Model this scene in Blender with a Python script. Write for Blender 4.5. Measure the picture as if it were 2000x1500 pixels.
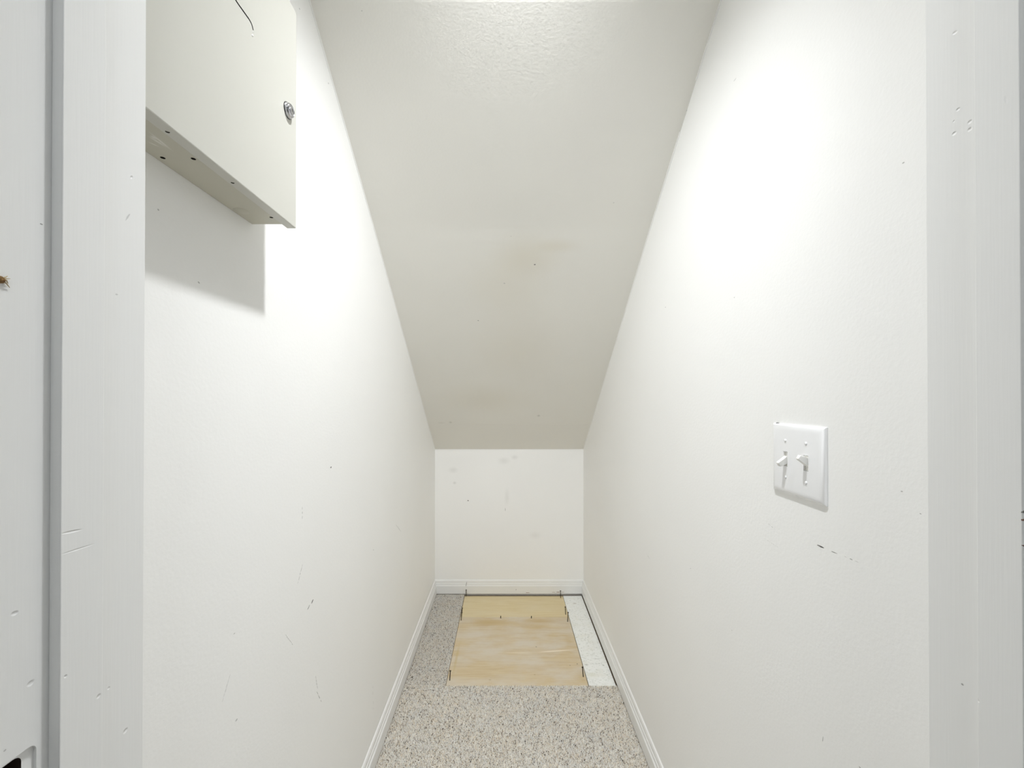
import bpy, bmesh, math, random
import numpy as np
from mathutils import Vector, Matrix

random.seed(7)
rng = np.random.default_rng(7)
for o in list(bpy.data.objects):
    bpy.data.objects.remove(o, do_unlink=True)
scene = bpy.context.scene
C = scene.collection

# ------------------------------------------------------------------ camera
F = 800.0                 # focal length in pixels of the 2000 x 1500 frame
VX, VY = 988.0, 777.0     # vanishing point of the closet's depth lines
H = 1.183                 # lens height above the subfloor
PITCH = math.radians(0.28)
cam_d = bpy.data.cameras.new('camera')
cam_d.sensor_width = 36.0
cam_d.lens = F / 2000.0 * 36.0
cam_d.clip_start = 0.01
cam_d.shift_x = (1000.0 - VX) / 2000.0
cam_d.shift_y = (VY - F * math.tan(PITCH) - 750.0) / 2000.0
cam = bpy.data.objects.new('camera', cam_d)
C.objects.link(cam)
cam.location = (0, 0, H)
cam.rotation_euler = (math.pi / 2 + PITCH, 0, 0)
scene.camera = cam

# ------------------------------------------------------------------ light
world = bpy.data.worlds.new('world')
scene.world = world
world.use_nodes = True
world.node_tree.nodes['Background'].inputs[0].default_value = (0.8, 0.85, 0.9, 1)
world.node_tree.nodes['Background'].inputs[1].default_value = 0.05
BULB_POWER = 81.0           # closet reflector bulb (its builder is further down)
HALL_POWER = 5.0            # hall ceiling lamp
scene.cycles.max_bounces = 16
scene.cycles.diffuse_bounces = 14
scene.cycles.use_light_tree = False
scene.cycles.adaptive_threshold = 0.04
scene.view_settings.view_transform = 'Standard'
scene.view_settings.look = 'None'
scene.view_settings.gamma = 1.0
scene.view_settings.use_curve_mapping = False
scene.view_settings.exposure = 0.0

# ------------------------------------------------------------------ dimensions (metres; y = depth from the lens)
XL, XR = -0.425, 0.465            # closet side walls
YF0, YF1 = 0.264, 0.380           # front wall: hall face, closet face
YB = 2.460                        # back wall
JL, JR = -0.335, 0.3905           # jamb faces
HEAD = 2.045
PLY = 0.005                       # top of the plywood
CARPET = 0.013
CUT = 1.677                       # where the carpet is cut


def on_x(px, py, X):              # photo pixel -> point on a side-facing plane
    y = F * abs(X) / abs(px - VX)
    return Vector((X, y, H + (VY - py) * y / F))


def on_z(px, py, z):              # photo pixel -> point on a level plane
    y = F * (z - H) / (VY - py)
    return Vector(((px - VX) * y / F, y, z))


def on_y(px, py, y):
    return Vector(((px - VX) * y / F, y, H + (VY - py) * y / F))


# ------------------------------------------------------------------ materials
def new_mat(name):
    m = bpy.data.materials.new(name)
    m.use_nodes = True
    nt = m.node_tree
    b = nt.nodes['Principled BSDF']
    return m, nt, b


def sock(nt, node_type, **kw):
    n = nt.nodes.new(node_type)
    for k, v in kw.items():
        setattr(n, k, v)
    return n


def math_node(nt, op, a, b=None):
    n = nt.nodes.new('ShaderNodeMath')
    n.operation = op
    for i, v in enumerate((a, b)):
        if v is None:
            continue
        if isinstance(v, (int, float)):
            n.inputs[i].default_value = v
        else:
            nt.links.new(v, n.inputs[i])
    return n.outputs[0]


def ellipse(nt, co, loc, rot, scale, soft=0.5, noise=None):
    """mask of one stain: 1 inside an ellipse, 0 outside"""
    mp = nt.nodes.new('ShaderNodeMapping')
    mp.vector_type = 'TEXTURE'
    nt.links.new(co, mp.inputs['Vector'])
    mp.inputs['Location'].default_value = loc
    mp.inputs['Rotation'].default_value = rot
    mp.inputs['Scale'].default_value = scale
    ln = nt.nodes.new('ShaderNodeVectorMath')
    ln.operation = 'LENGTH'
    nt.links.new(mp.outputs[0], ln.inputs[0])
    mr = nt.nodes.new('ShaderNodeMapRange')
    nt.links.new(ln.outputs['Value'], mr.inputs['Value'])
    mr.interpolation_type = 'SMOOTHSTEP'
    mr.inputs['From Min'].default_value = 1.0
    mr.inputs['From Max'].default_value = soft
    out = mr.outputs[0]
    if noise is not None:
        out = math_node(nt, 'MULTIPLY', out, noise)
    return out


def mix_col(nt, fac, a, b):
    n = nt.nodes.new('ShaderNodeMix')
    n.data_type = 'RGBA'
    for s, v in ((n.inputs['Factor'], fac), (n.inputs[6], a), (n.inputs[7], b)):
        if isinstance(v, (int, float)):
            s.default_value = v
        elif isinstance(v, (tuple, list)):
            s.default_value = (*v[:3], 1)
        else:
            nt.links.new(v, s)
    return n.outputs[2]


def noise_tex(nt, co, scale, detail=3.0, rough=0.5):
    n = nt.nodes.new('ShaderNodeTexNoise')
    nt.links.new(co, n.inputs['Vector'])
    n.inputs['Scale'].default_value = scale
    n.inputs['Detail'].default_value = detail
    n.inputs['Roughness'].default_value = rough
    return n.outputs['Fac']


def ramp(nt, fac, stops):
    n = nt.nodes.new('ShaderNodeValToRGB')
    nt.links.new(fac, n.inputs[0])
    e = n.color_ramp.elements
    while len(e) < len(stops):
        e.new(0.5)
    for i, (p, c) in enumerate(stops):
        e[i].position = p
        e[i].color = (*c, 1) if len(c) == 3 else c
    return n.outputs[0]


def seg_x(a, b, X, width):
    """ellipse args for a scuff between two photo pixels on the plane x = X"""
    p, q = on_x(*a, X), on_x(*b, X)
    d = q - p
    L = max(d.length / 2, width)
    ang = math.atan2(d.z, d.y)
    return ((p + q) / 2, (ang, 0, 0), (10.0, L * 1.25, width))


def dot_x(a, X, r):
    return (on_x(*a, X), (0, 0, 0), (10.0, r, r))


def paint(name, col, peel=170.0, bump=0.14, rough=0.55, marks=(), dents=(), grime=0.03, streak=False, dent_k=0.45):
    """wall paint: roller texture, faint unevenness and its own scuffs.
    marks: (ellipse args, colour, strength, soft)   dents: (ellipse args, depth)"""
    m, nt, b = new_mat(name)
    co = nt.nodes.new('ShaderNodeTexCoord').outputs['Object']
    big = noise_tex(nt, co, 3.0, 3.0)
    base = mix_col(nt, big, tuple(c * (1 - grime) for c in col), tuple(min(1, c * (1 + grime * .4)) for c in col))
    for args, mc, strength, soft in marks:
        if soft > 0.05:
            continue                      # small sharp scuffs are thin flecks of their own (see scuffs())
        f = ellipse(nt, co, *args, soft=soft)
        base = mix_col(nt, math_node(nt, 'MULTIPLY', f, strength), base, mc)
    nt.links.new(base, b.inputs['Base Color'])
    b.inputs['Roughness'].default_value = rough
    b.inputs['Specular IOR Level'].default_value = 0.3
    if streak:
        mp = nt.nodes.new('ShaderNodeMapping')
        nt.links.new(co, mp.inputs['Vector'])
        mp.inputs['Scale'].default_value = (1.0, 1.0, 0.03)
        hgt = noise_tex(nt, mp.outputs[0], 500.0, 2.0)
    else:
        hgt = noise_tex(nt, co, peel, 2.5, 0.55)
    bp = nt.nodes.new('ShaderNodeBump')
    bp.inputs['Strength'].default_value = bump
    bp.inputs['Distance'].default_value = 0.0015
    nt.links.new(hgt, bp.inputs['Height'])
    nout = bp.outputs[0]
    dsum = None
    for args, depth in dents:
        f = math_node(nt, 'MULTIPLY', ellipse(nt, co, *args, soft=0.2), -depth)
        dsum = f if dsum is None else math_node(nt, 'ADD', dsum, f)
    if dsum is not None:
        b2 = nt.nodes.new('ShaderNodeBump')
        b2.inputs['Strength'].default_value = dent_k
        b2.inputs['Distance'].default_value = 0.0006
        nt.links.new(dsum, b2.inputs['Height'])
        nt.links.new(nout, b2.inputs['Normal'])
        nout = b2.outputs[0]
    nt.links.new(nout, b.inputs['Normal'])
    return m


def plain(name, col, rough=0.5, metal=0.0, spec=0.5, wear=0.0, scale=60.0, coat=0.0):
    m, nt, b = new_mat(name)
    co = nt.nodes.new('ShaderNodeTexCoord').outputs['Object']
    n = noise_tex(nt, co, scale, 3.0)
    nt.links.new(mix_col(nt, n, tuple(c * (1 - wear) for c in col), col), b.inputs['Base Color'])
    b.inputs['Roughness'].default_value = rough
    b.inputs['Metallic'].default_value = metal
    b.inputs['Specular IOR Level'].default_value = spec
    b.inputs['Coat Weight'].default_value = coat
    return m


def emit(name, col, strength):
    m, nt, b = new_mat(name)
    b.inputs['Base Color'].default_value = (*col, 1)
    b.inputs['Emission Color'].default_value = (*col, 1)
    b.inputs['Emission Strength'].default_value = strength
    m.cycles.emission_sampling = 'NONE'        # the lamp inside does the lighting
    return m


GREY = (0.16, 0.155, 0.14)
DARK = (0.05, 0.045, 0.04)
WALL = (0.90, 0.90, 0.89)

lm = [(dot_x((647, 913), XL, 0.0055), DARK, .75, .3),
      (seg_x((591, 992), (591, 1010), XL, 0.0016), GREY, .6, .2),
      (seg_x((591, 1104), (583, 1137), XL, 0.0016), GREY, .45, .2),
      (seg_x((613, 1168), (609, 1177), XL, 0.0045), DARK, .85, .3),
      (seg_x((606, 1181), (601, 1192), XL, 0.0028), DARK, .75, .3),
      (seg_x((560, 1240), (572, 1256), XL, 0.0014), GREY, .35, .2),
      (seg_x((618, 1322), (621, 1340), XL, 0.0018), GREY, .4, .2),
      (seg_x((621, 1352), (628, 1367), XL, 0.0026), GREY, .45, .2),
      (seg_x((729, 1340), (729, 1352), XL, 0.0022), GREY, .5, .2),
      (seg_x((730, 1370), (730, 1382), XL, 0.0020), GREY, .4, .2),
      (seg_x((774, 1025), (783, 1037), XL, 0.0025), GREY, .3, .2),
      (seg_x((450, 1320), (437, 1365), XL, 0.0012), GREY, .2, .2),
      (dot_x((464, 1403), XL, 0.003), GREY, .4, .2),
      (dot_x((459, 1236), XL, 0.0025), GREY, .3, .2),
      (dot_x((307, 408), XL, 0.002), GREY, .4, .2),
      (dot_x((583, 14), XL, 0.0025), DARK, .7, .2),
      (dot_x((640, 160), XL, 0.003), GREY, .4, .2),
      (dot_x((730, 1073), XL, 0.003), GREY, .45, .2),
      (seg_x((386, 550), (389, 553), XL, 0.002), GREY, .4, .2)]
rm = [(seg_x((1594, 1064), (1608, 1070), XR, 0.0030), DARK, .85, .5),
      (seg_x((1604, 1068), (1628, 1078), XR, 0.0022), GREY, .8, .4),
      (seg_x((1650, 1087), (1672, 1096), XR, 0.0014), GREY, .45, .3),
      (seg_x((1502, 1024), (1513, 1033), XR, 0.0012), GREY, .4, .2),
      (seg_x((1492, 1050), (1518, 1068), XR, 0.0012), GREY, .25, .2),
      (dot_x((1760, 960), XR, 0.0020), GREY, .4, .2),
      (dot_x((1797, 1003), XR, 0.0016), GREY, .5, .2),
      (dot_x((1348, 1109), XR, 0.0022), GREY, .4, .2),
      (dot_x((1428, 1229), XR, 0.0018), GREY, .35, .2),
      (seg_x((1605, 1436), (1604, 1446), XR, 0.0012), GREY, .5, .2),
      (seg_x((1675, 1493), (1680, 1500), XR, 0.0016), DARK, .5, .2),
      (seg_x((1263, 1082), (1268, 1090), XR, 0.002), GREY, .3, .2),
      (seg_x((1440, 150), (1434, 158), XR, 0.002), GREY, .25, .2),
      (dot_x((1766, 317), XR, 0.0016), GREY, .5, .2),
      (dot_x((1435, 580), XR, 0.0022), GREY, .35, .2),
      (dot_x((1300, 600), XR, 0.003), GREY, .35, .2)]


def dot_y(a, r, rz=None):
    return (on_y(*a, YB), (0, 0, 0), (r, 10.0, rz or r))


bmk = [(dot_y((914, 977), 0.006), DARK, .7, .3),
       (dot_y((987, 995), 0.006, 0.012), GREY, .25, .2),
       (dot_y((984, 900), 0.05, 0.03), GREY, .10, .0),
       (dot_y((1005, 893), 0.03, 0.02), GREY, .12, .0),
       (dot_y((885, 918), 0.04, 0.025), GREY, .10, .0),
       (dot_y((1045, 1045), 0.05, 0.03), GREY, .07, .0),
       (dot_y((990, 970), 0.02, 0.07), GREY, .08, .0),
       (dot_y((888, 943), 0.015, 0.012), GREY, .18, .0)]

M = {}
M['wall_left'] = paint('left_wall_paint', WALL, marks=lm)
M['wall_right'] = paint('right_wall_paint', WALL, marks=rm)
M['wall_back'] = paint('back_wall_paint', WALL, marks=bmk)
M['wall'] = paint('wall_paint', WALL)
M['hall'] = paint('hall_wall_paint', (0.72, 0.73, 0.74))


def trim_paint(name, marks=(), dents=()):
    return paint(name, (0.83, 0.832, 0.825), bump=0.06, rough=0.38, marks=marks, dents=dents, streak=True, grime=.015)


M['trim'] = trim_paint('trim_paint')
M['base'] = trim_paint('baseboard_paint')
M['shaded_wood'] = plain('shaded_wood_inside_hole', (0.05, 0.03, 0.02), rough=.9, wear=.4)  # wood coloured near black: the shade deep in the latch hole is painted in


# ------------------------------------------------------------------ mesh helpers
def finish(name, bm, mat, parent=None, smooth=None, loc=None):
    bmesh.ops.recalc_face_normals(bm, faces=bm.faces)
    me = bpy.data.meshes.new(name)
    bm.to_mesh(me)
    bm.free()
    for m in (mat if isinstance(mat, (list, tuple)) else [mat]):
        me.materials.append(m)
    if smooth:
        me.shade_smooth()
        try:
            me.set_sharp_from_angle(angle=math.radians(smooth))
        except Exception:
            pass
    o = bpy.data.objects.new(name, me)
    C.objects.link(o)
    if parent:
        o.parent = parent
    if loc is not None:
        o.location = loc
    return o


def add_box(bm, x0, x1, y0, y1, z0, z1, bevel=0.0, seg=2):
    r = bmesh.ops.create_cube(bm, size=1.0)
    vs = r['verts']
    for v in vs:
        v.co = Vector((x0 + (v.co.x + .5) * (x1 - x0), y0 + (v.co.y + .5) * (y1 - y0), z0 + (v.co.z + .5) * (z1 - z0)))
    if bevel:
        es = list({e for v in vs for e in v.link_edges})
        bmesh.ops.bevel(bm, geom=es, offset=bevel, segments=seg, profile=.5, affect='EDGES')
    return vs


def box(name, b, mat, parent=None, bevel=0.0, seg=2, smooth=None, loc=None):
    bm = bmesh.new()
    add_box(bm, *b, bevel=bevel, seg=seg)
    return finish(name, bm, mat, parent, smooth, loc)


def prism(name, prof, to3, t0, t1, mat, parent=None, smooth=None):
    """closed profile swept straight from t0 to t1; to3(u, v, t) gives a point"""
    bm = bmesh.new()
    a = [bm.verts.new(to3(u, v, t0)) for u, v in prof]
    b = [bm.verts.new(to3(u, v, t1)) for u, v in prof]
    n = len(prof)
    for i in range(n):
        bm.faces.new((a[i], a[(i + 1) % n], b[(i + 1) % n], b[i]))
    bm.faces.new(a)
    bm.faces.new(b[::-1])
    return finish(name, bm, mat, parent, smooth)


def lathe_bm(bm, prof, mtx, n=28):
    """profile (r, h) turned about local z, placed by mtx"""
    rings = []
    for r, h in prof:
        if r < 1e-6:
            rings.append([bm.verts.new(mtx @ Vector((0, 0, h)))])
        else:
            rings.append([bm.verts.new(mtx @ Vector((r * math.cos(2 * math.pi * i / n), r * math.sin(2 * math.pi * i / n), h))) for i in range(n)])
    for p, q in zip(rings, rings[1:]):
        for i in range(n):
            j = (i + 1) % n
            if len(p) == 1 and len(q) == 1:
                continue
            if len(p) == 1:
                bm.faces.new((p[0], q[i], q[j]))
            elif len(q) == 1:
                bm.faces.new((p[i], p[j], q[0]))
            else:
                bm.faces.new((p[i], p[j], q[j], q[i]))
    for r in (rings[0], rings[-1]):
        if len(r) > 1:
            bm.faces.new(r)


def lathe(name, prof, mtx, mat, parent=None, n=28, smooth=40):
    bm = bmesh.new()
    lathe_bm(bm, prof, mtx, n)
    return finish(name, bm, mat, parent, smooth)


def tube_bm(bm, pts, radii, n=8):
    pts = [Vector(p) for p in pts]
    if isinstance(radii, (int, float)):
        radii = [radii] * len(pts)
    rings = []
    for i, p in enumerate(pts):
        d = (pts[min(i + 1, len(pts) - 1)] - pts[max(i - 1, 0)]).normalized()
        up = Vector((0, 0, 1)) if abs(d.z) < .9 else Vector((1, 0, 0))
        u = d.cross(up).normalized()
        v = d.cross(u)
        rings.append([bm.verts.new(p + (u * math.cos(2 * math.pi * k / n) + v * math.sin(2 * math.pi * k / n)) * radii[i]) for k in range(n)])
    for a, b in zip(rings, rings[1:]):
        for k in range(n):
            bm.faces.new((a[k], a[(k + 1) % n], b[(k + 1) % n], b[k]))
    bm.faces.new(rings[0])
    bm.faces.new(rings[-1])


def align(p, d):
    """matrix placing local z along d at p"""
    return Matrix.Translation(Vector(p)) @ Vector(d).to_track_quat('Z', 'Y').to_matrix().to_4x4()


def carve(o, cutters):
    """boolean difference, baked into the mesh; the cutters are removed"""
    for c in cutters:
        md = o.modifiers.new('cut', 'BOOLEAN')
        md.operation = 'DIFFERENCE'
        md.solver = 'EXACT'
        md.object = c
        try:
            md.material_mode = 'TRANSFER'
        except Exception:
            pass
    bpy.context.view_layer.update()
    dg = bpy.context.evaluated_depsgraph_get()
    me = bpy.data.meshes.new_from_object(o.evaluated_get(dg))
    o.modifiers.clear()
    old = o.data
    me.name = old.name
    o.data = me
    bpy.data.meshes.remove(old)
    for c in cutters:
        bpy.data.objects.remove(c, do_unlink=True)
    return o


def empty(name, loc):
    o = bpy.data.objects.new(name, None)
    C.objects.link(o)
    o.location = loc
    o.empty_display_size = .05
    return o


def put(o, parent):
    """parent a world-space part under an Empty that stands at its thing's base"""
    o.parent = parent
    o.matrix_parent_inverse = Matrix.Translation(-parent.location)
    return o


def tag(o, label=None, cat=None, group=None, kind=None):
    for k, v in (('label', label), ('category', cat), ('group', group), ('kind', kind)):
        if v:
            o[k] = v
    return o


def struct(o, label=None, cat=None):
    return tag(o, label, cat, kind='structure')


SCUFF = {}


def scuffs(owner, marks, normal):
    """each small scuff: a ragged fleck of dirt a fraction of a millimetre thick lying on its surface"""
    nv = Vector(normal).normalized()
    for args, mc, strength, soft in marks:
        if soft <= 0.05:
            continue
        loc, rot, sc = Vector(args[0]), args[1], args[2]
        key = (mc, round(strength, 1))
        if key not in SCUFF:
            base = WALL
            SCUFF[key] = plain('scuff_dirt', tuple(b_ + (c_ - b_) * strength for b_, c_ in zip(base, mc)), rough=.8, wear=.3, scale=900)
        R = Matrix.Rotation(rot[2], 3, 'Z') @ Matrix.Rotation(rot[1], 3, 'Y') @ Matrix.Rotation(rot[0], 3, 'X')
        ax = [R @ Vector(v) for v in ((1, 0, 0), (0, 1, 0), (0, 0, 1))]
        flat = [(a_, s_) for a_, s_ in zip(ax, sc) if s_ < 5]
        (u, su), (w, sw_) = sorted(flat, key=lambda t: -t[1])
        u = (u - nv * u.dot(nv)).normalized()
        w = nv.cross(u)
        bm = bmesh.new()
        n = max(1, int(su / sw_ / 2.2))
        for i in range(n):
            t = 0 if n == 1 else (i / (n - 1) * 2 - 1)
            taper = (1 - .55 * abs(t)) * random.uniform(.55, 1.0)
            c = loc + u * (t * su * .8 + random.uniform(-.2, .2) * sw_) + w * random.uniform(-.3, .3) * sw_
            k = 9
            lu = su if n == 1 else su / n * random.uniform(.7, 1.5)
            pts = []
            for j in range(k):
                a = 2 * math.pi * j / k
                r = random.uniform(.65, 1.05)
                pts.append(c + u * (math.cos(a) * lu * r) + w * (math.sin(a) * sw_ * .8 * taper * r))
            lo = [bm.verts.new(p_ - nv * .0003) for p_ in pts]
            hi = [bm.verts.new(p_ * .85 + c * .15 + nv * .00012) for p_ in pts]
            bm.faces.new(hi)
            for j in range(k):
                bm.faces.new((lo[j], lo[(j + 1) % k], hi[(j + 1) % k], hi[j]))
        finish('scuff_mark', bm, SCUFF[key], owner)


# ------------------------------------------------------------------ closet shell
T = 0.10
HX0, HX1, HY0, HZ = -1.45, 1.55, -1.35, 2.44       # the hall the camera stands in
struct(box('floor', (HX0, HX1, HY0, YB + T, -0.12, 0.0), plain('subfloor_wood', (0.16, 0.11, 0.07), rough=.85, wear=.5, scale=25)),
       'dark bare subfloor under the boards and the cut carpet', 'floor')
wl = struct(box('wall_left', (XL - T, XL, YF1, YB + T, 0, HZ), M['wall_left']),
       'left white closet wall with fine scuffs below the metal alarm box', 'wall')
wr = struct(box('wall_right', (XR, XR + T, YF1, YB + T, 0, HZ), M['wall_right']),
       'right white closet wall holding the double light switch', 'wall')
wb = struct(box('wall_back', (XL, XR, YB, YB + T, 0, 1.0), M['wall_back']),
       'short white end wall at the low end of the closet', 'wall')

scuffs(wl, lm, (1, 0, 0))
scuffs(wr, rm, (-1, 0, 0))
scuffs(wb, bmk, (0, -1, 0))

# sloped ceiling under the stairs
K = [(YB, H - 0.3075), (2.222, H - 0.1375), (1.312, H + 0.548), (0.8825, H + 0.857), (YF1, H + 1.243)]


def ceil_z(y):
    for (ya, za), (yb, zb) in zip(K, K[1:]):
        if yb <= y <= ya:
            return za + (zb - za) * (y - ya) / (yb - ya)


def ceil_hit(px, py):
    lo, hi = YF1, YB
    for _ in range(50):
        mid = (lo + hi) / 2
        if H + (VY - py) * mid / F < ceil_z(mid):
            lo = mid
        else:
            hi = mid
    return on_y(px, py, lo)


def dot_c(a, rx, ry):
    return (ceil_hit(*a), (0, 0, 0), (rx, ry, 10.0))


BEIGE = (0.66, 0.58, 0.40)
cm = [(dot_c((1030, 500), .16, .10), BEIGE, .22, .0),  # beige stain in the middle of the slope
      (dot_c((1090, 480), .10, .03), BEIGE, .18, .0),
      (dot_c((990, 560), .22, .16), BEIGE, .15, .0),
      (dot_c((1010, 680), .25, .25), BEIGE, .12, .0),  # broad beige tint over the low end, with the next one
      (dot_c((950, 780), .30, .14), BEIGE, .15, .0),
      (dot_c((1045, 517), .0045, .0045), DARK, .8, .3),
      (dot_c((934, 626), .004, .004), DARK, .6, .3),
      (dot_c((998, 461), .002, .002), GREY, .5, .3),
      (dot_c((985, 553), .005, .003), GREY, .3, .3),
      (dot_c((705, 17), .002, .002), GREY, .5, .3),
      (dot_c((1199, 395), .003, .002), GREY, .4, .3),
      (dot_c((1342, 217), .0014, .014), GREY, .6, .3), (dot_c((1332, 251), .0018, .012), GREY, .7, .3),
      (dot_c((862, 826), .03, .006), GREY, .15, .0),
      (dot_c((1052, 812), .012, .010), GREY, .30, .0),
      (dot_c((880, 825), .012, .012), GREY, .25, .0)]
cd = [(dot_c((1000, 440), .60, .012), -0.25), (dot_c((1000, 470), .50, .01), -0.18),
      (dot_c((1000, 828), .60, .008), -2.0), (dot_c((1010, 800), .50, .008), -0.25),
      (dot_c((980, 600), .50, .012), -0.12)]
M['ceiling'] = paint('ceiling_paint', (0.855, 0.845, 0.805), marks=cm, dents=cd, dent_k=.9, bump=.14, grime=.04)
prof = K + [(YF1, HZ + .25), (YB, HZ + .25)]
cl = struct(prism('ceiling', prof, lambda u, v, t: Vector((t, u, v)), XL, XR, M['ceiling']),
       'sloped off-white ceiling under the stairs, stained beige in the middle and tinted beige towards its low end', 'ceiling')
scuffs(cl, cm, (0, -.601, -.799))
# two chips in the joint between the sloped ceiling and the right wall are gaps in the caulk bead
def caulk(side, X, gaps):
    """thin painted caulk bead along the joint between ceiling and side wall"""
    ys = np.linspace(YF1 + .02, YB - .02, 90)
    bm = bmesh.new()
    run = []
    for y in ys:
        if any(a < y < b for a, b in gaps):
            if len(run) > 1:
                tube_bm(bm, run, .0022, 6)
            run = []
            continue
        run.append((X + side * .0004, y, ceil_z(y) - .0006))
    if len(run) > 1:
        tube_bm(bm, run, .0022, 6)
    return bm


for n_, (s_, X_, g_) in enumerate(((1, XL, []), (-1, XR, [(1.005, 1.045), (1.055, 1.075)]))):
    struct(finish('trim_%d' % (n_ + 7), caulk(s_, X_, g_), M['wall'], smooth=60),
           ['thin caulk bead where the sloped ceiling meets the left wall', 'chipped caulk bead where the sloped ceiling meets the right wall'][n_], 'trim')

# front wall with the door opening, seen from inside the opening
JT = 0.018
bm = bmesh.new()
add_box(bm, HX0, JL - JT, YF0, YF1, 0, HZ)
add_box(bm, JR + JT, HX1, YF0, YF1, 0, HZ)
add_box(bm, JL - JT, JR + JT, YF0, YF1, HEAD + JT, HZ)
wf = struct(finish('wall_front', bm, M['hall']), 'wall around the closet doorway', 'wall')

# jambs with their stops
SY0, SY1, ST = 0.301, 0.333, 0.0085
def seg_j(a, b, X, w):
    return seg_x(a, b, X, w)

jl_marks = [(dot_x((79, 437), JL, .0012), GREY, .6, .2),
            (seg_x((253, 417), (245, 430), JL, .0016), GREY, .2, .2),
            (dot_x((227, 575), JL, .0014), GREY, .25, .2),
            (dot_x((13, 1463), JL, .0012), GREY, .4, .2)]
jl_dents = [(seg_x((24, 1199), (38, 1194), JL, .0018), 2.2), (seg_x((58, 1336), (68, 1329), JL, .0022), 1.6),
            (seg_x((253, 347), (257, 343), JL, .0012), 2.0), (seg_x((245, 1428), (251, 1421), JL, .0022), 2.2),
            (dot_x((215, 1342), JL, .0014), 1.5)]
sl_dents = [(seg_x((122, 1042), (160, 1034), JL + ST, .0011), 1.6), (seg_x((122, 1082), (185, 1062), JL + ST, .0008), .8),
            (seg_x((193, 1360), (198, 1355), JL + ST, .0018), 2.0), (dot_x((131, 1319), JL + ST, .0014), 1.6)]
jr_dents = [(seg_x((1864, 63), (1874, 58), JR, .0016), 2.0), (seg_x((1872, 213), (1877, 210), JR, .0016), 2.2),
            (seg_x((1863, 261), (1870, 257), JR, .0018), 2.2), (seg_x((1895, 238), (1899, 235), JR, .0018), 2.2),
            (seg_x((1894, 253), (1900, 249), JR, .0018), 2.0), (dot_x((1866, 235), JR, .0012), 1.6),
            (dot_x((1877, 1335), JR, .0012), 2.0)]
sr_dents = [(seg_x((1904, 1360), (1908, 1370), JR - ST, .0016), 2.0), (seg_x((1967, 185), (1970, 200), JR - ST, .0012), .8)]
jr_marks = [(dot_x((1876, 1335), JR, .0012), DARK, .6, .3)]

jl = struct(box('trim_1', (JL - JT, JL, YF0, YF1, 0, HEAD), [trim_paint('left_jamb_paint', jl_marks, jl_dents), M['shaded_wood']], bevel=.0008),
            'white painted door jamb at the left with an empty latch mortise', 'door jamb')
jr = struct(box('trim_2', (JR, JR + JT, YF0, YF1, 0, HEAD), trim_paint('right_jamb_paint', jr_marks, jr_dents), bevel=.0008),
            'white painted door jamb at the right, beside the light switch', 'door jamb')
jh = struct(box('trim_3', (JL - JT, JR + JT, YF0, YF1, HEAD, HEAD + JT), M['trim'], bevel=.0008),
            'white head jamb over the closet doorway', 'door jamb')
box('door_stop', (JL, JL + ST, SY0, SY1, 0, HEAD), trim_paint('left_stop_paint', (), sl_dents), jl, bevel=.0006)
box('door_stop', (JR - ST, JR, SY0 + .0025, SY1, 0, HEAD), trim_paint('right_stop_paint', (), sr_dents), jr, bevel=.0006)
scuffs(jr, [((Vector((JR - ST + .003, SY0 + .0025, on_x(1997, py_, JR - ST).z)), (0, 0, 0), (.0035, 10, rz_)), c_, .95, .3)
            for py_, rz_, c_ in ((1017, .0030, (.25, .13, .08)), (1067, .0022, (.16, .08, .06)), (1000, .002, GREY))], (0, -1, 0))
box('door_stop', (JL + ST, JR - ST, SY0, SY1, HEAD - ST, HEAD), M['trim'], jh, bevel=.0006)


scuffs(jl, jl_marks, (1, 0, 0))
scuffs(jr, jr_marks, (-1, 0, 0))


def rounded_cut(name, x0, x1, y0, y1, z0, z1, r, mat):
    pts = []
    for cy, cz, a0 in ((y1 - r, z1 - r, 0), (y0 + r, z1 - r, 90), (y0 + r, z0 + r, 180), (y1 - r, z0 + r, 270)):
        for k in range(6):
            a = math.radians(a0 + 18 * k)
            pts.append((cy + r * math.cos(a), cz + r * math.sin(a)))
    return prism(name, pts, lambda u, v, t: Vector((t, u, v)), x0, x1, mat)


MZ = H - 0.2455
mort = rounded_cut('mortise_cut', JL - .0022, JL + .01, YF0 - .02, 0.2935, MZ - .058, MZ, .005, jl.data.materials[0])
carve(jl, [mort])
hole = rounded_cut('hole_cut', JL - .05, JL + .01, YF0 + .001, 0.2862, MZ - .045, MZ - .0022, .005, M['shaded_wood'])
hole2 = rounded_cut('hole_cut', JL - .05, JL + .01, YF0 + .001, 0.2862, MZ - .045, MZ - .0022, .005, M['shaded_wood'])
carve(jl, [hole])
wf.data.materials.append(M['shaded_wood'])
carve(wf, [hole2])

# casing on the hall side (just outside the photo)
CW, CT = 0.057, 0.015
casing = [(0, 0), (0, .007), (.004, .009), (.012, .010), (.040, CT), (.052, CT), (CW, .012), (CW, 0)]
struct(prism('trim_4', casing, lambda u, v, t: Vector((JL - .005 - u, YF0 - v, t)), 0, HEAD + .005 + CW, M['trim']),
       'white door casing on the hall side, left of the closet doorway', 'trim')
struct(prism('trim_5', casing, lambda u, v, t: Vector((JR + .005 + u, YF0 - v, t)), 0, HEAD + .005 + CW, M['trim']),
       'white door casing on the hall side, right of the closet doorway', 'trim')
struct(prism('trim_6', casing, lambda u, v, t: Vector((t, YF0 - v, HEAD + .005 + u)), JL - .005, JR + .005, M['trim']),
       'white door casing on the hall side, above the closet doorway', 'trim')

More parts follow.
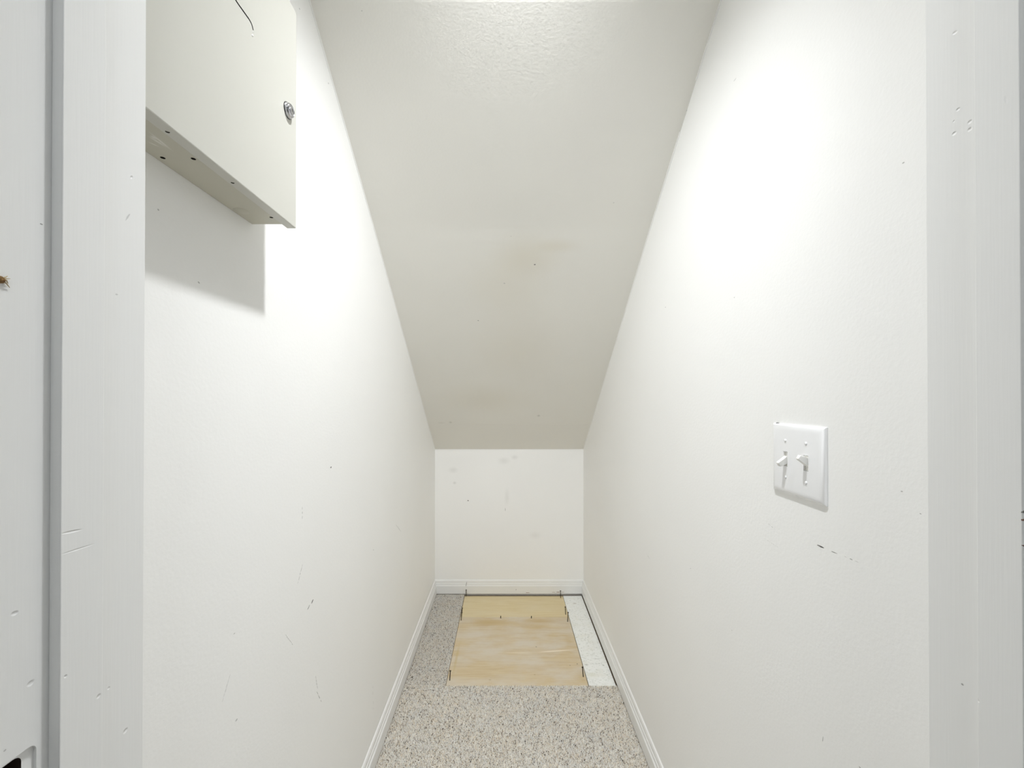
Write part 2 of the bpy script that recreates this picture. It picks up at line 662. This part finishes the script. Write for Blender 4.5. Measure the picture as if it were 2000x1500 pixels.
# the hall the photograph is taken from
struct(box('wall_hall_left', (HX0 - T, HX0, HY0, YF1, 0, HZ), M['hall']), 'hall wall left of the camera', 'wall')
struct(box('wall_hall_right', (HX1, HX1 + T, HY0, YF1, 0, HZ), M['hall']), 'hall wall right of the camera', 'wall')
struct(box('wall_hall_back', (HX0, HX1, HY0 - T, HY0, 0, HZ), M['hall']), 'hall wall behind the camera', 'wall')
struct(box('ceiling_hall', (HX0, HX1, HY0, YF1, HZ, HZ + .1), M['hall']), 'flat hall ceiling', 'ceiling')

# baseboards
BP = [(0, .0135), (.0113, .0135), (.012, .0145), (.012, .0600), (.0112, .0618), (.0100, .0622), (.0100, .0645), (.0088, .0655),
      (.0085, .0740), (.0078, .0752), (.0064, .0755), (.0064, .0800), (.0058, .0868), (.0036, .0920), (.0006, .0940), (0, .0940)]
struct(prism('baseboard_left', BP, lambda u, v, t: Vector((XL + u, t, v)), YF1, YB - .0121, M['base']),
       'white moulded baseboard along the left closet wall', 'baseboard')
struct(prism('baseboard_right', BP, lambda u, v, t: Vector((XR - u, t, v)), YF1, YB - .0121, M['base']),
       'white moulded baseboard along the right closet wall', 'baseboard')
stub = (.30, .17, .10)
bbk = [
    (((on_y(1030, 1157, 2.448)), (0, 0, 0), (.017, 10, .004)), stub, .8, .3),
    (((on_y(1090, 1156, 2.448)), (0, 0, 0), (.034, 10, .004)), stub, .9, .3),
    (((on_y(911, 1140, 2.448)), (0, .2, 0), (.004, 10, .016)), GREY, .5, .3),
    (((on_y(1008, 1151, 2.448)), (0, .4, 0), (.004, 10, .006)), GREY, .5, .3)]
bbm = trim_paint('end_baseboard_paint')
bbo = struct(prism('baseboard_back', BP, lambda u, v, t: Vector((t, YB - u, v)), XL, XR, bbm),
       'white baseboard on the short end wall with a dark gap below it', 'baseboard')

scuffs(bbo, bbk, (0, -1, 0))

# ------------------------------------------------------------------ carpet
def carpet_mat():
    m, nt, b = new_mat('speckled_carpet_backing')
    co = nt.nodes.new('ShaderNodeTexCoord').outputs['Object']
    n = noise_tex(nt, co, 330.0, 3.0, .7)
    c = ramp(nt, n, [(.28, (.20, .17, .14)), (.38, (.60, .56, .50)), (.55, (.80, .76, .69)), (.75, (.88, .85, .78))])
    nt.links.new(c, b.inputs['Base Color'])
    b.inputs['Roughness'].default_value = .95
    b.inputs['Specular IOR Level'].default_value = .1
    bp = nt.nodes.new('ShaderNodeBump')
    bp.inputs['Strength'].default_value = .6
    bp.inputs['Distance'].default_value = .004
    nt.links.new(n, bp.inputs['Height'])
    nt.links.new(bp.outputs[0], b.inputs['Normal'])
    return m


def pile_mat():
    m, nt, b = new_mat('carpet_yarn')
    a = nt.nodes.new('ShaderNodeAttribute')
    a.attribute_name = 'yarn'
    nt.links.new(a.outputs['Color'], b.inputs['Base Color'])
    b.inputs['Roughness'].default_value = .95
    b.inputs['Specular IOR Level'].default_value = .05
    return m


M['carpet'] = carpet_mat()
M['pile'] = pile_mat()


def pile(name, x0, x1, y0, y1, z, parent, step=.0034, mean=1.0):
    """twisted cut-pile yarn: one small bent three-sided tuft per stitch"""
    nx, ny = int((x1 - x0) / step), int((y1 - y0) / step)
    gx, gy = np.meshgrid(np.linspace(x0 + .003, x1 - .003, nx), np.linspace(y0 + .003, y1 - .003, ny))
    n = gx.size
    p = np.stack([gx.ravel(), gy.ravel(), np.full(n, z)], 1)
    p[:, :2] += rng.uniform(-.45, .45, (n, 2)) * step
    p[:, 0] = np.clip(p[:, 0], x0 + .002, x1 - .002)
    p[:, 1] = np.clip(p[:, 1], y0 + .002, y1 - .002)
    a = rng.uniform(0, 2 * np.pi, n)
    lean = rng.uniform(.5, 2.2, n)[:, None]
    hgt = rng.uniform(.0056, .0072, n)
    d = np.stack([np.cos(a), np.sin(a)], 1)
    mid = p.copy()
    mid[:, 2] += hgt * .75
    mid[:, :2] += d * .0012 * lean
    a2 = a + rng.uniform(-.9, .9, n)
    tip = mid.copy()
    tip[:, 2] += hgt * rng.uniform(.0, .3, n)
    tip[:, :2] += np.stack([np.cos(a2), np.sin(a2)], 1) * .0024 * lean
    for q in (mid, tip):
        q[:, 0] = np.clip(q[:, 0], x0 + .0012, x1 - .0012)
        q[:, 1] = np.clip(q[:, 1], y0 + .0012, y1 - .0012)
    r = rng.uniform(.0010, .0018, n)
    V = np.zeros((n, 7, 3))
    for k in range(3):
        an = a + k * 2 * np.pi / 3
        off = np.stack([np.cos(an) * r, np.sin(an) * r, np.zeros(n)], 1)
        V[:, k] = p + off
        V[:, 3 + k] = mid + off * .95
    V[:, 6] = tip
    base = np.array([[0, 1, 4], [0, 4, 3], [1, 2, 5], [1, 5, 4], [2, 0, 3], [2, 3, 5], [3, 4, 6], [4, 5, 6], [5, 3, 6]])
    T_ = (base[None] + (np.arange(n) * 7)[:, None, None]).reshape(-1, 3)
    me = bpy.data.meshes.new(name)
    me.vertices.add(n * 7)
    me.vertices.foreach_set('co', V.reshape(-1).astype(np.float32))
    me.loops.add(T_.size)
    me.loops.foreach_set('vertex_index', T_.reshape(-1).astype(np.int32))
    me.polygons.add(len(T_))
    me.polygons.foreach_set('loop_start', np.arange(0, T_.size, 3, dtype=np.int32))
    me.update(calc_edges=True)
    pal = np.array([[.95, .92, .86], [.87, .85, .81], [.86, .78, .66], [.56, .50, .44], [.32, .27, .22], [.12, .10, .085]])
    pick = rng.choice(6, n, p=[.40, .28, .16, .10, .045, .015])
    col = pal[pick] * rng.uniform(.9, 1.06, (n, 1)) * mean
    px_, py_ = p[:, 0], p[:, 1]
    tint = np.sin(px_ * 31 + 2 * np.sin(py_ * 23)) * np.sin(py_ * 27 + 1.7 * np.sin(px_ * 19 + 1)) * .012
    col = col * np.stack([1 + tint, np.ones(n), 1 - 1.6 * tint], 1) * (1 - .6 * np.abs(tint))[:, None]
    cc = np.ones((n, 7, 4))
    cc[:, :, :3] = np.clip(col, 0, 1)[:, None]
    at = me.color_attributes.new('yarn', 'FLOAT_COLOR', 'POINT')
    at.data.foreach_set('color', cc.reshape(-1).astype(np.float32))
    me.materials.append(M['pile'])
    me.validate()
    o = bpy.data.objects.new(name, me)
    C.objects.link(o)
    o.parent = parent
    o['kind'] = 'stuff'
    return o


CB = .0065
bm = bmesh.new()
for b_ in ((HX0 + .002, HX1 - .002, HY0 + .002, YF0 - .016), (JL + .001, JR - .001, YF0 - .016, YF1), (XL + .001, XR - .001, YF1, CUT - .003)):
    add_box(bm, *b_, 0.0005, CB)
carpet = tag(finish('carpet', bm, M['carpet']), 'speckled beige carpet covering the floor up to the plywood boards', 'carpet')
pile('carpet_pile', XL + .010, XR - .010, .80, CUT, CB - .001, carpet)
strip = tag(box('carpet_strip', (XL + .001, -.2475, CUT + .002, YB - .002, 0.0005, CB), M['carpet']),
            'narrow grey-beige carpet strip between the left baseboard and the plywood', 'carpet')
pile('carpet_pile', XL + .010, -.2465, CUT + .003, YB - .010, CB - .001, strip, mean=.90)

# ------------------------------------------------------------------ boards on the subfloor
def plywood_mat(name, light, dark, pale, pale_amt, marks=()):
    m, nt, b = new_mat(name)
    co = nt.nodes.new('ShaderNodeTexCoord').outputs['Object']
    mp = nt.nodes.new('ShaderNodeMapping')
    nt.links.new(co, mp.inputs['Vector'])
    mp.inputs['Scale'].default_value = (1.0, 14.0, 1.0)
    g = noise_tex(nt, mp.outputs[0], 7.0, 6.0, .62)
    c = ramp(nt, g, [(.30, dark), (.62, light)])
    mp2 = nt.nodes.new('ShaderNodeMapping')
    nt.links.new(co, mp2.inputs['Vector'])
    mp2.inputs['Scale'].default_value = (1.0, 2.2, 1.0)
    w = noise_tex(nt, mp2.outputs[0], 5.0, 4.0, .6)
    w = ramp(nt, w, [(.40, (0, 0, 0)), (.64, (1, 1, 1))])
    c = mix_col(nt, math_node(nt, 'MULTIPLY', w, pale_amt), c, pale)
    for args, mc, st, soft in marks:
        f = ellipse(nt, co, *args, soft=soft)
        c = mix_col(nt, math_node(nt, 'MULTIPLY', f, st), c, mc)
    nt.links.new(c, b.inputs['Base Color'])
    b.inputs['Roughness'].default_value = .6
    b.inputs['Specular IOR Level'].default_value = .25
    return m


def seg_f(a, b, w, z=PLY):
    p, q = on_z(*a, z), on_z(*b, z)
    d = q - p
    return ((p + q) / 2, (0, 0, math.atan2(d.y, d.x)), (max(d.length / 2, w) * 1.1, w, 10.0))


def dot_f(a, rx, ry=None, z=PLY):
    return (on_z(*a, z), (0, 0, 0), (rx, ry or rx, 10.0))


TAN = (.54, .40, .21)
near_marks = [(seg_f((900, 1216), (1010, 1214), .045), TAN, .85, .0), (seg_f((1000, 1212), (1112, 1212), .035), TAN, .85, .0),
              (dot_f((1048, 1222), .10, .05), TAN, .5, .0), (dot_f((1135, 1320), .04, .05), TAN, .45, .0),
              (dot_f((1110, 1250), .03, .07), TAN, .35, .0), (seg_f((1020, 1300), (1075, 1308), .03), TAN, .35, .0),
              (seg_f((882, 1330), (900, 1245), .010), (.55, .42, .18), .5, .0),
              (seg_f((975, 1274), (1046, 1273), .0055), (.76, .67, .53), .7, .2),
              (seg_f((1040, 1273), (1128, 1267), .0075), (.82, .73, .60), .9, .2),
              (dot_f((1047, 1262), .004), DARK, .7, .3), (dot_f((1127, 1295), .004), DARK, .7, .3), (dot_f((1113, 1298), .0035), DARK, .6, .3),
              (dot_f((1044, 1316), .006, .004), (.3, .22, .1), .5, .2), (dot_f((957, 1326), .008, .005), (.3, .22, .1), .4, .2),
              (dot_f((978, 1206), .012, .005), (.34, .22, .1), .4, .0), (dot_f((1037, 1206), .012, .005), (.34, .22, .1), .4, .0)]
M['ply_near'] = plywood_mat('plywood_worn', (.64, .53, .35), (.56, .43, .26), (.66, .60, .51), .8, near_marks)
M['ply_far'] = plywood_mat('plywood_fresh', (.70, .59, .37), (.64, .52, .30), (.70, .61, .43), .5)


def white_board_mat():
    m, nt, b = new_mat('white_board_specks')
    co = nt.nodes.new('ShaderNodeTexCoord').outputs['Object']
    mp = nt.nodes.new('ShaderNodeMapping')
    nt.links.new(co, mp.inputs['Vector'])
    mp.inputs['Scale'].default_value = (1.0, 2.2, 1.0)
    n = noise_tex(nt, mp.outputs[0], 95.0, 4.0, .7)
    c = ramp(nt, n, [(.29, (.18, .19, .17)), (.36, (.62, .64, .60)), (.46, (.86, .87, .85))])
    g = noise_tex(nt, co, 18.0, 3.0)
    c = mix_col(nt, math_node(nt, 'MULTIPLY', ramp(nt, g, [(.5, (0, 0, 0)), (.75, (1, 1, 1))]), .35), c, (.70, .68, .58))
    for args, mc, st, soft in [(seg_f((1158, 1286), (1175, 1286), .0025), GREY, .5, .2), (dot_f((1145, 1297), .014, .006), GREY, .45, .0),
                               (dot_f((1122, 1178), .016, .012), (.35, .28, .22), .5, .0), (dot_f((1155, 1316), .03, .02), (.6, .6, .45), .3, .0)]:
        f = ellipse(nt, co, *args, soft=soft)
        c = mix_col(nt, math_node(nt, 'MULTIPLY', f, st), c, mc)
    nt.links.new(c, b.inputs['Base Color'])
    b.inputs['Roughness'].default_value = .5
    return m


PX0, PX1, SEAM = -.2455, .3375, 2.207
tag(box('plywood_board', (PX0, PX1, CUT - .001, SEAM, 0, PLY), M['ply_near'], bevel=.0004),
    'large worn plywood board on the floor, directly behind the carpet edge', 'board', 'plywood boards')
tag(box('plywood_board', (PX0 + .001, PX1 + .001, SEAM + .0012, 2.4405, 0, PLY - .0004), M['ply_far'], bevel=.0004),
    'smaller clean yellow plywood board against the end wall', 'board', 'plywood boards')
tag(box('white_board', (PX1 + .0025, XR - .0150, CUT - .001, 2.4400, 0, PLY + .0015), white_board_mat(), bevel=.0004),
    'narrow white speckled board between the plywood and the right baseboard', 'board')

# ------------------------------------------------------------------ nails standing in the boards
M['nail'] = plain('rusty_nail_steel', (.055, .040, .018), rough=.6, metal=.2, wear=.5, scale=300)


def nail(bottom, top, label, r=.0020, head=.0041):
    b = on_z(*bottom, PLY)
    t = on_y(*top, b.y)
    d = (t - b)
    o = empty('nail', b)
    sh = d.length
    mt = align((0, 0, 0), d)
    lathe('shank', [(0, -.004), (r, -.003), (r, sh - .001)], mt, M['nail'], o, n=10)
    lathe('nail_head', [(r, sh - .0016), (head, sh - .0008), (head, sh + .0004), (head * .8, sh + .0009), (0, sh + .0009)], mt, M['nail'], o, n=12)
    return tag(o, label, 'nail', 'nails standing in the plywood')


nail((878.8, 1327), (879.9, 1308.5), 'nail standing at the near left corner of the large plywood board')
nail((1138.7, 1320), (1137.3, 1301.5), 'nail standing at the near right corner of the large plywood board')
nail((900.8, 1210.5), (902.4, 1195), 'nail standing at the far left corner of the large plywood board')
nail((901.8, 1203), (903.0, 1186.5), 'nail standing at the near left corner of the small yellow plywood board')
nail((1108.3, 1213), (1109.2, 1195), 'nail standing at the far right corner of the large plywood board')
nail((1104.6, 1199), (1103.8, 1184.3), 'nail standing at the near right corner of the small yellow plywood board')
nail((910.6, 1163.8), (910.7, 1151.3), 'nail standing by the end baseboard at the far left plywood corner')
nail((1094.8, 1166.8), (1094.4, 1153), 'nail standing by the end baseboard at the far right plywood corner')
nail((977.9, 1206.2), (977.9, 1202.3), 'short nail in the plywood seam, left of two', head=.0026)
nail((1037.6, 1206.2), (1037.8, 1202.5), 'short nail in the plywood seam, right of two', head=.0026)

# ------------------------------------------------------------------ alarm box on the left wall
BX0, BX1 = XL + .0005, -.3570
BY0, BY1 = .3860, .6840
BZ0, BZ1 = H + .2905, H + .6470
DX = -.3540                                      # front plane of the door
DY0, DY1, DZ0, DZ1 = .3835, .6900, H + .2855, H + .6500
smear = []
for a_, b_, w_ in (((284, 252), (338, 296), .0022), ((284, 262), (326, 288), .0026), ((284, 274), (312, 287), .0016), ((290, 262), (306, 272), .003)):
    smear.append((seg_f(a_, b_, w_, BZ0), (.86, .85, .82), .6, .04))
M['panel'] = paint('box_enamel', (.55, .535, .455), peel=60, bump=.02, rough=.42, marks=smear, grime=.01)
M['panel_door'] = paint('box_door_enamel', (.575, .57, .525), peel=60, bump=.02, rough=.42, grime=.01)
M['chrome'] = plain('lock_chrome', (.62, .62, .65), rough=.14, metal=1.0)
M['black'] = plain('black_slot', (.012, .011, .010), rough=.8)
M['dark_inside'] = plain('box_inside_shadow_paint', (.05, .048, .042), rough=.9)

panel = tag(empty('alarm_box', (XL, (BY0 + BY1) / 2, BZ0)), 'beige metal alarm cabinet with a small round lock, mounted high on the left wall', 'cabinet')
bb = box('back_box', (BX0, BX1, BY0, BY1, BZ0, BZ1), M['panel'])
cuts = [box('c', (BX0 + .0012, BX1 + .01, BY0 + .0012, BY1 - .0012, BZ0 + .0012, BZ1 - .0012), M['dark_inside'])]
for px in ((316, 307), (376, 309), (529, 424)):
    p = on_z(*px, BZ0)
    cuts.append(lathe('c', [(.0027, -.01), (.0027, .01)], align(p, (0, 0, 1)), M['black'], n=16))
bb.data.materials.append(M['dark_inside'])
bb.data.materials.append(M['black'])
carve(bb, cuts)
put(bb, panel)
# round knockout pressed in the underside
kp = on_z(470, 411, BZ0)
ko = lathe('knockout', [(0, -.0009), (.0098, -.0009), (.0108, -.0002), (.0112, .0006), (0, .0006)], align((max(kp.x, XL + .0125), kp.y, kp.z), (0, .04, 1)), M['panel'], n=28)
put(ko, panel)

dr = box('cabinet_door', (DX - .0150, DX, DY0, DY1, DZ0, DZ1), M['panel_door'], bevel=.0012, seg=2)
cuts = [box('c', (DX - .03, DX - .0012, DY0 + .0012, DY1 - .0012, DZ0 + .0012, DZ1 - .0012), M['panel_door'])]
for px in ((325, 256), (453, 356)):
    p = on_z(*px, DZ0)
    cuts.append(lathe('c', [(.0021, -.01), (.0021, .01)], align(p, (0, 0, 1)), M['black'], n=16))
# slit of a pre-cut tab: runs level, turns down with a rounded corner
sl = [on_x(px, py, DX) for px, py in ((460, 0), (464, 6), (469, 13), (474, 20), (479, 27), (484, 34), (488, 41), (490.6, 48), (492.5, 56))]
sl = [Vector((DX, .45, sl[0].z + .006)), Vector((DX, .50, sl[0].z + .003))] + sl
sl = [Vector((DX, .440, sl[0].z - .03))] + [Vector((DX, .441, sl[0].z - .008))] + sl
bm = bmesh.new()
tube_bm(bm, sl, .0013, 8)
for v in bm.verts:
    v.co.x = DX + (v.co.x - DX) * 6
cuts.append(finish('c', bm, M['black']))
dr.data.materials.append(M['black'])
carve(dr, cuts)
put(dr, panel)
fl = on_x(491, 66, DX)
bm = bmesh.new()
for (dy, dz, r) in ((0, 0, .0016), (.0016, .0012, .0010), (-.0016, -.0012, .0010), (.0006, .0055, .0009)):
    bmesh.ops.create_icosphere(bm, subdivisions=2, radius=r, matrix=Matrix.Translation((DX + .0002, fl.y + dy, fl.z + dz)) @ Matrix.Diagonal((.4, 1, 1, 1)))
put(finish('paint_chip', bm, plain('white_paint', (.9, .9, .88)), smooth=60), panel)

lk = on_x(560.5, 214, DX)
LM = align((DX, lk.y, lk.z), (1, 0, 0))
lock = put(lathe('lock', [(0, -.012), (.0090, -.012), (.0090, -.001), (.0118, -.001), (.0118, .0010), (.0112, .0018), (.0112, .0026), (.0106, .0048), (.0094, .0064), (.0086, .0068),
                          (.0080, .0064), (.0078, .0060), (0, .0060)], LM, M['chrome'], n=40, smooth=35), panel)
lock['label'] = 'round chrome cam lock'
gap_shade = lathe('lock_gap_shade', [(0, 0), (.0124, 0), (.0124, .0008), (0, .0008)], LM, M['black'], n=36)  # black ring standing in for the shaded gap behind the lock rim
put(gap_shade, lock)
gap_shade.matrix_parent_inverse = lock.matrix_parent_inverse.inverted() @ Matrix.Translation(-panel.location)
plug = lathe('lock_plug', [(0, .0056), (.0050, .0056), (.0050, .0068), (.0046, .0071), (0, .0071)], LM, M['chrome'], n=28)
put(plug, lock)
plug.matrix_parent_inverse = lock.matrix_parent_inverse.inverted() @ Matrix.Translation(-panel.location)
bm = bmesh.new()
add_box(bm, -.0006, .0006, -.0032, .0032, .0066, .00715)
add_box(bm, -.0012, .0012, -.0006, .0010, .0066, .00716)
bm.transform(LM)
key = finish('keyway', bm, M['black'])
put(key, lock)
key.matrix_parent_inverse = plug.matrix_parent_inverse.copy()

# ------------------------------------------------------------------ double toggle switch on the right wall
M['plate'] = plain('glossy_white_plastic', (.88, .885, .90), rough=.22, wear=.01, coat=.2)
M['toggle'] = plain('toggle_plastic', (.88, .875, .85), rough=.3, wear=.02)
SYc, SZc = .6500, H - .1000
sw = tag(empty('light_switch', (XR, SYc, SZc - .057)), 'white double light switch with two toggles on the right wall', 'light switch')
PW, PH, PT = .0585, .0570, .0060
bm = bmesh.new()
ring = []
for d, x in ((0, 0), (0, .0016), (.0012, .0030), (.0035, .0045), (.0075, .0056), (.0105, PT)):
    ring.append([bm.verts.new((XR - x, SYc + sy * (PW - d), SZc + sz * (PH - d))) for sy, sz in ((-1, -1), (1, -1), (1, 1), (-1, 1))])
for a_, b_ in zip(ring, ring[1:]):
    for i in range(4):
        bm.faces.new((a_[i], a_[(i + 1) % 4], b_[(i + 1) % 4], b_[i]))
bm.faces.new(ring[0])
bm.faces.new(ring[-1])
plate = finish('cover_plate', bm, [M['plate'], M['black']], smooth=25)
cuts = []
TOG = ((SYc + .0230, -1), (SYc - .0230, 1))       # the far one is down, the near one up
for y, s in TOG:
    cuts.append(box('c', (XR - .02, XR - .0003, y - .0050, y + .0050, SZc - .0118, SZc + .0118), M['plate']))
carve(plate, cuts)
plate.data.shade_smooth()
plate.data.set_sharp_from_angle(angle=math.radians(25))
put(plate, sw)
for y, s in TOG:
    # collar of the switch body inside the slot, a curved rocker and the lever
    bm = bmesh.new()
    add_box(bm, XR - .0056, XR - .001, y - .0045, y + .0045, SZc - .0112, SZc + .0112)
    col = finish('switch_collar', bm, [M['toggle'], M['black']])
    cut = box('c', (XR - .02, XR - .0036, y - .0038, y + .0038, SZc - .0105, SZc + .0105), M['toggle'])
    carve(col, [cut])
    put(col, sw)
    bm = bmesh.new()
    # lever: tapered bar from the pivot, tip tilted up or down
    ang = math.radians(30) * s
    n0 = []
    for t, hw, hh in ((0.0, .0036, .0062), (.004, .0036, .0052), (.012, .0034, .0043), (.0165, .0031, .0037), (.0176, .0026, .0030)):
        n0.append([bm.verts.new((-t, sy * hw, sz * hh)) for sy, sz in ((-1, -1), (1, -1), (1, 1), (-1, 1))])
    for a_, b_ in zip(n0, n0[1:]):
        for i in range(4):
            bm.faces.new((a_[i], a_[(i + 1) % 4], b_[(i + 1) % 4], b_[i]))
    bm.faces.new(n0[0])
    bm.faces.new(n0[-1])
    bmesh.ops.bevel(bm, geom=list(bm.edges), offset=.0004, segments=1, affect='EDGES')
    bm.transform(Matrix.Translation((XR - .0030, y, SZc + .0008 * s)) @ Matrix.Rotation(ang, 4, 'Y'))
    tg = finish('toggle', bm, M['toggle'], smooth=40)
    tg['label'] = 'toggle tipped down' if s < 0 else 'toggle tipped up'
    put(tg, sw)
    for dz in (.0300, -.0300):
        p = (XR - PT, y, SZc + dz)
        sc = put(lathe('screw', [(0, -.002), (.0027, -.002), (.0027, .0002), (.0023, .0009), (.0013, .0013), (0, .0014)], align(p, (-1, 0, 0)), M['plate'], n=20), sw)
        bm = bmesh.new()
        add_box(bm, -.0003, .0003, -.0018, .0018, .0008, .00150)
        bm.transform(align(p, (-1, 0, 0)))
        st = put(finish('screw_slot', bm, M['dark_inside']), sc)
        st.matrix_parent_inverse = Matrix.Translation(-sw.location)
# dark chip on the plate's top edge
cp = on_x(1521, 829, XR - .002)
bm = bmesh.new()
bmesh.ops.create_icosphere(bm, subdivisions=1, radius=.0016, matrix=Matrix.Translation((XR - .0012, SYc + PW - .0080, SZc + PH)) @ Matrix.Diagonal((1, 1.9, .5, 1)))
bmesh.ops.create_icosphere(bm, subdivisions=1, radius=.0013, matrix=Matrix.Translation((XR - .0012, SYc + PW - .0115, SZc + PH)) @ Matrix.Diagonal((1, 1.9, .5, 1)))
put(finish('edge_chip', bm, M['black']), sw)

# ------------------------------------------------------------------ small brown tuft on the left jamb
M['tuft'] = plain('brown_fibres', (.26, .14, .04), rough=.8, wear=.6, scale=900)
tc = on_x(1, 547, JL)
bm = bmesh.new()
bmesh.ops.create_icosphere(bm, subdivisions=3, radius=.0026, matrix=Matrix.Translation((JL + .0012, tc.y - .0016, tc.z)) @ Matrix.Diagonal((.6, 1.1, .95, 1)))
for v in bm.verts:
    v.co += Vector((random.uniform(-1, 1), random.uniform(-1, 1), random.uniform(-1, 1))) * .00022
tuft = finish('debris_tuft', bm, M['tuft'], smooth=60)
tag(tuft, 'tiny frayed brown tuft stuck to the left door jamb', 'debris')
bm = bmesh.new()
for (y1, z1, y2, z2) in ((.0008, .0022, .0028, .0036), (.0014, .0014, .0042, .0022), (.0012, -.0014, .0040, -.0038), (.0016, .0004, .0030, -.0014), (-.002, .002, -.003, .0036)):
    s0 = Vector((JL + .0016, tc.y - .0006, tc.z))
    tube_bm(bm, [s0, Vector((JL + .0016, tc.y + y1, tc.z + z1)), Vector((JL + .0008, tc.y + y2, tc.z + z2))], [.0005, .0004, .0002], 6)
finish('strands', bm, plain('pale_fibres', (.45, .36, .22), rough=.8), tuft)

# ------------------------------------------------------------------ lamps (above the frame)
nrm = Vector((0, -.601, -.799)).normalized()      # out of the sloped ceiling
LX, LY = .050, .532
lb = Vector((LX, LY, ceil_z(LY)))
lamp = tag(empty('ceiling_lamp', lb), 'small round lamp on the sloped ceiling above the doorway', 'lamp')
lmx = align((0, 0, 0), nrm)
porc = plain('porcelain', (.85, .85, .83), rough=.2)
lathe('lamp_base', [(0, .0002), (.048, .0002), (.050, .0015), (.048, .0035), (.040, .0045), (.034, .0050), (0, .0050)], lmx, porc, lamp)
lathe('lamp_lens', [(.033, .0051), (.0325, .0060), (.029, .0070), (.020, .0075), (0, .0078)], lmx, emit('bulb_glow', (1.0, .985, .95), 20.0), lamp)
# the lamp's beam, leaving its lens towards the closet
ld = bpy.data.lights.new('lamp_beam', 'SPOT')
ld.energy = BULB_POWER
ld.color = (.965, .985, 1.0)
ld.spot_size = math.radians(124)
ld.spot_blend = 1.0
ld.shadow_soft_size = .028
lo_ = bpy.data.objects.new('lamp_beam', ld)
C.objects.link(lo_)
lo_.parent = lamp
lo_.location = nrm * .037
lo_.rotation_euler = Vector((-.05, .44, -.90)).to_track_quat('-Z', 'Y').to_euler()
lo_.scale = (.66, 1, 1)                           # an oval beam, wide along the closet

hl = tag(empty('hall_ceiling_light', (.1, -.55, HZ)), 'round flush ceiling light in the hall behind the camera', 'lamp')
lathe('light_base', [(0, 0), (.17, 0), (.17, -.018), (.16, -.022), (0, -.022)], Matrix(), porc, hl)
lathe('diffuser', [(.155, -.0225), (.150, -.045), (.125, -.072), (.08, -.090), (0, -.097)], Matrix(), emit('hall_light_glow', (.93, .97, 1.0), 2.0), hl)
ad = bpy.data.lights.new('hall_lamp_light', 'AREA')
ad.shape = 'DISK'
ad.size = .30
ad.energy = HALL_POWER
ad.color = (.93, .97, 1.0)
al = bpy.data.objects.new('hall_lamp_light', ad)
C.objects.link(al)
al.parent = hl
al.location = (0, 0, -.10)
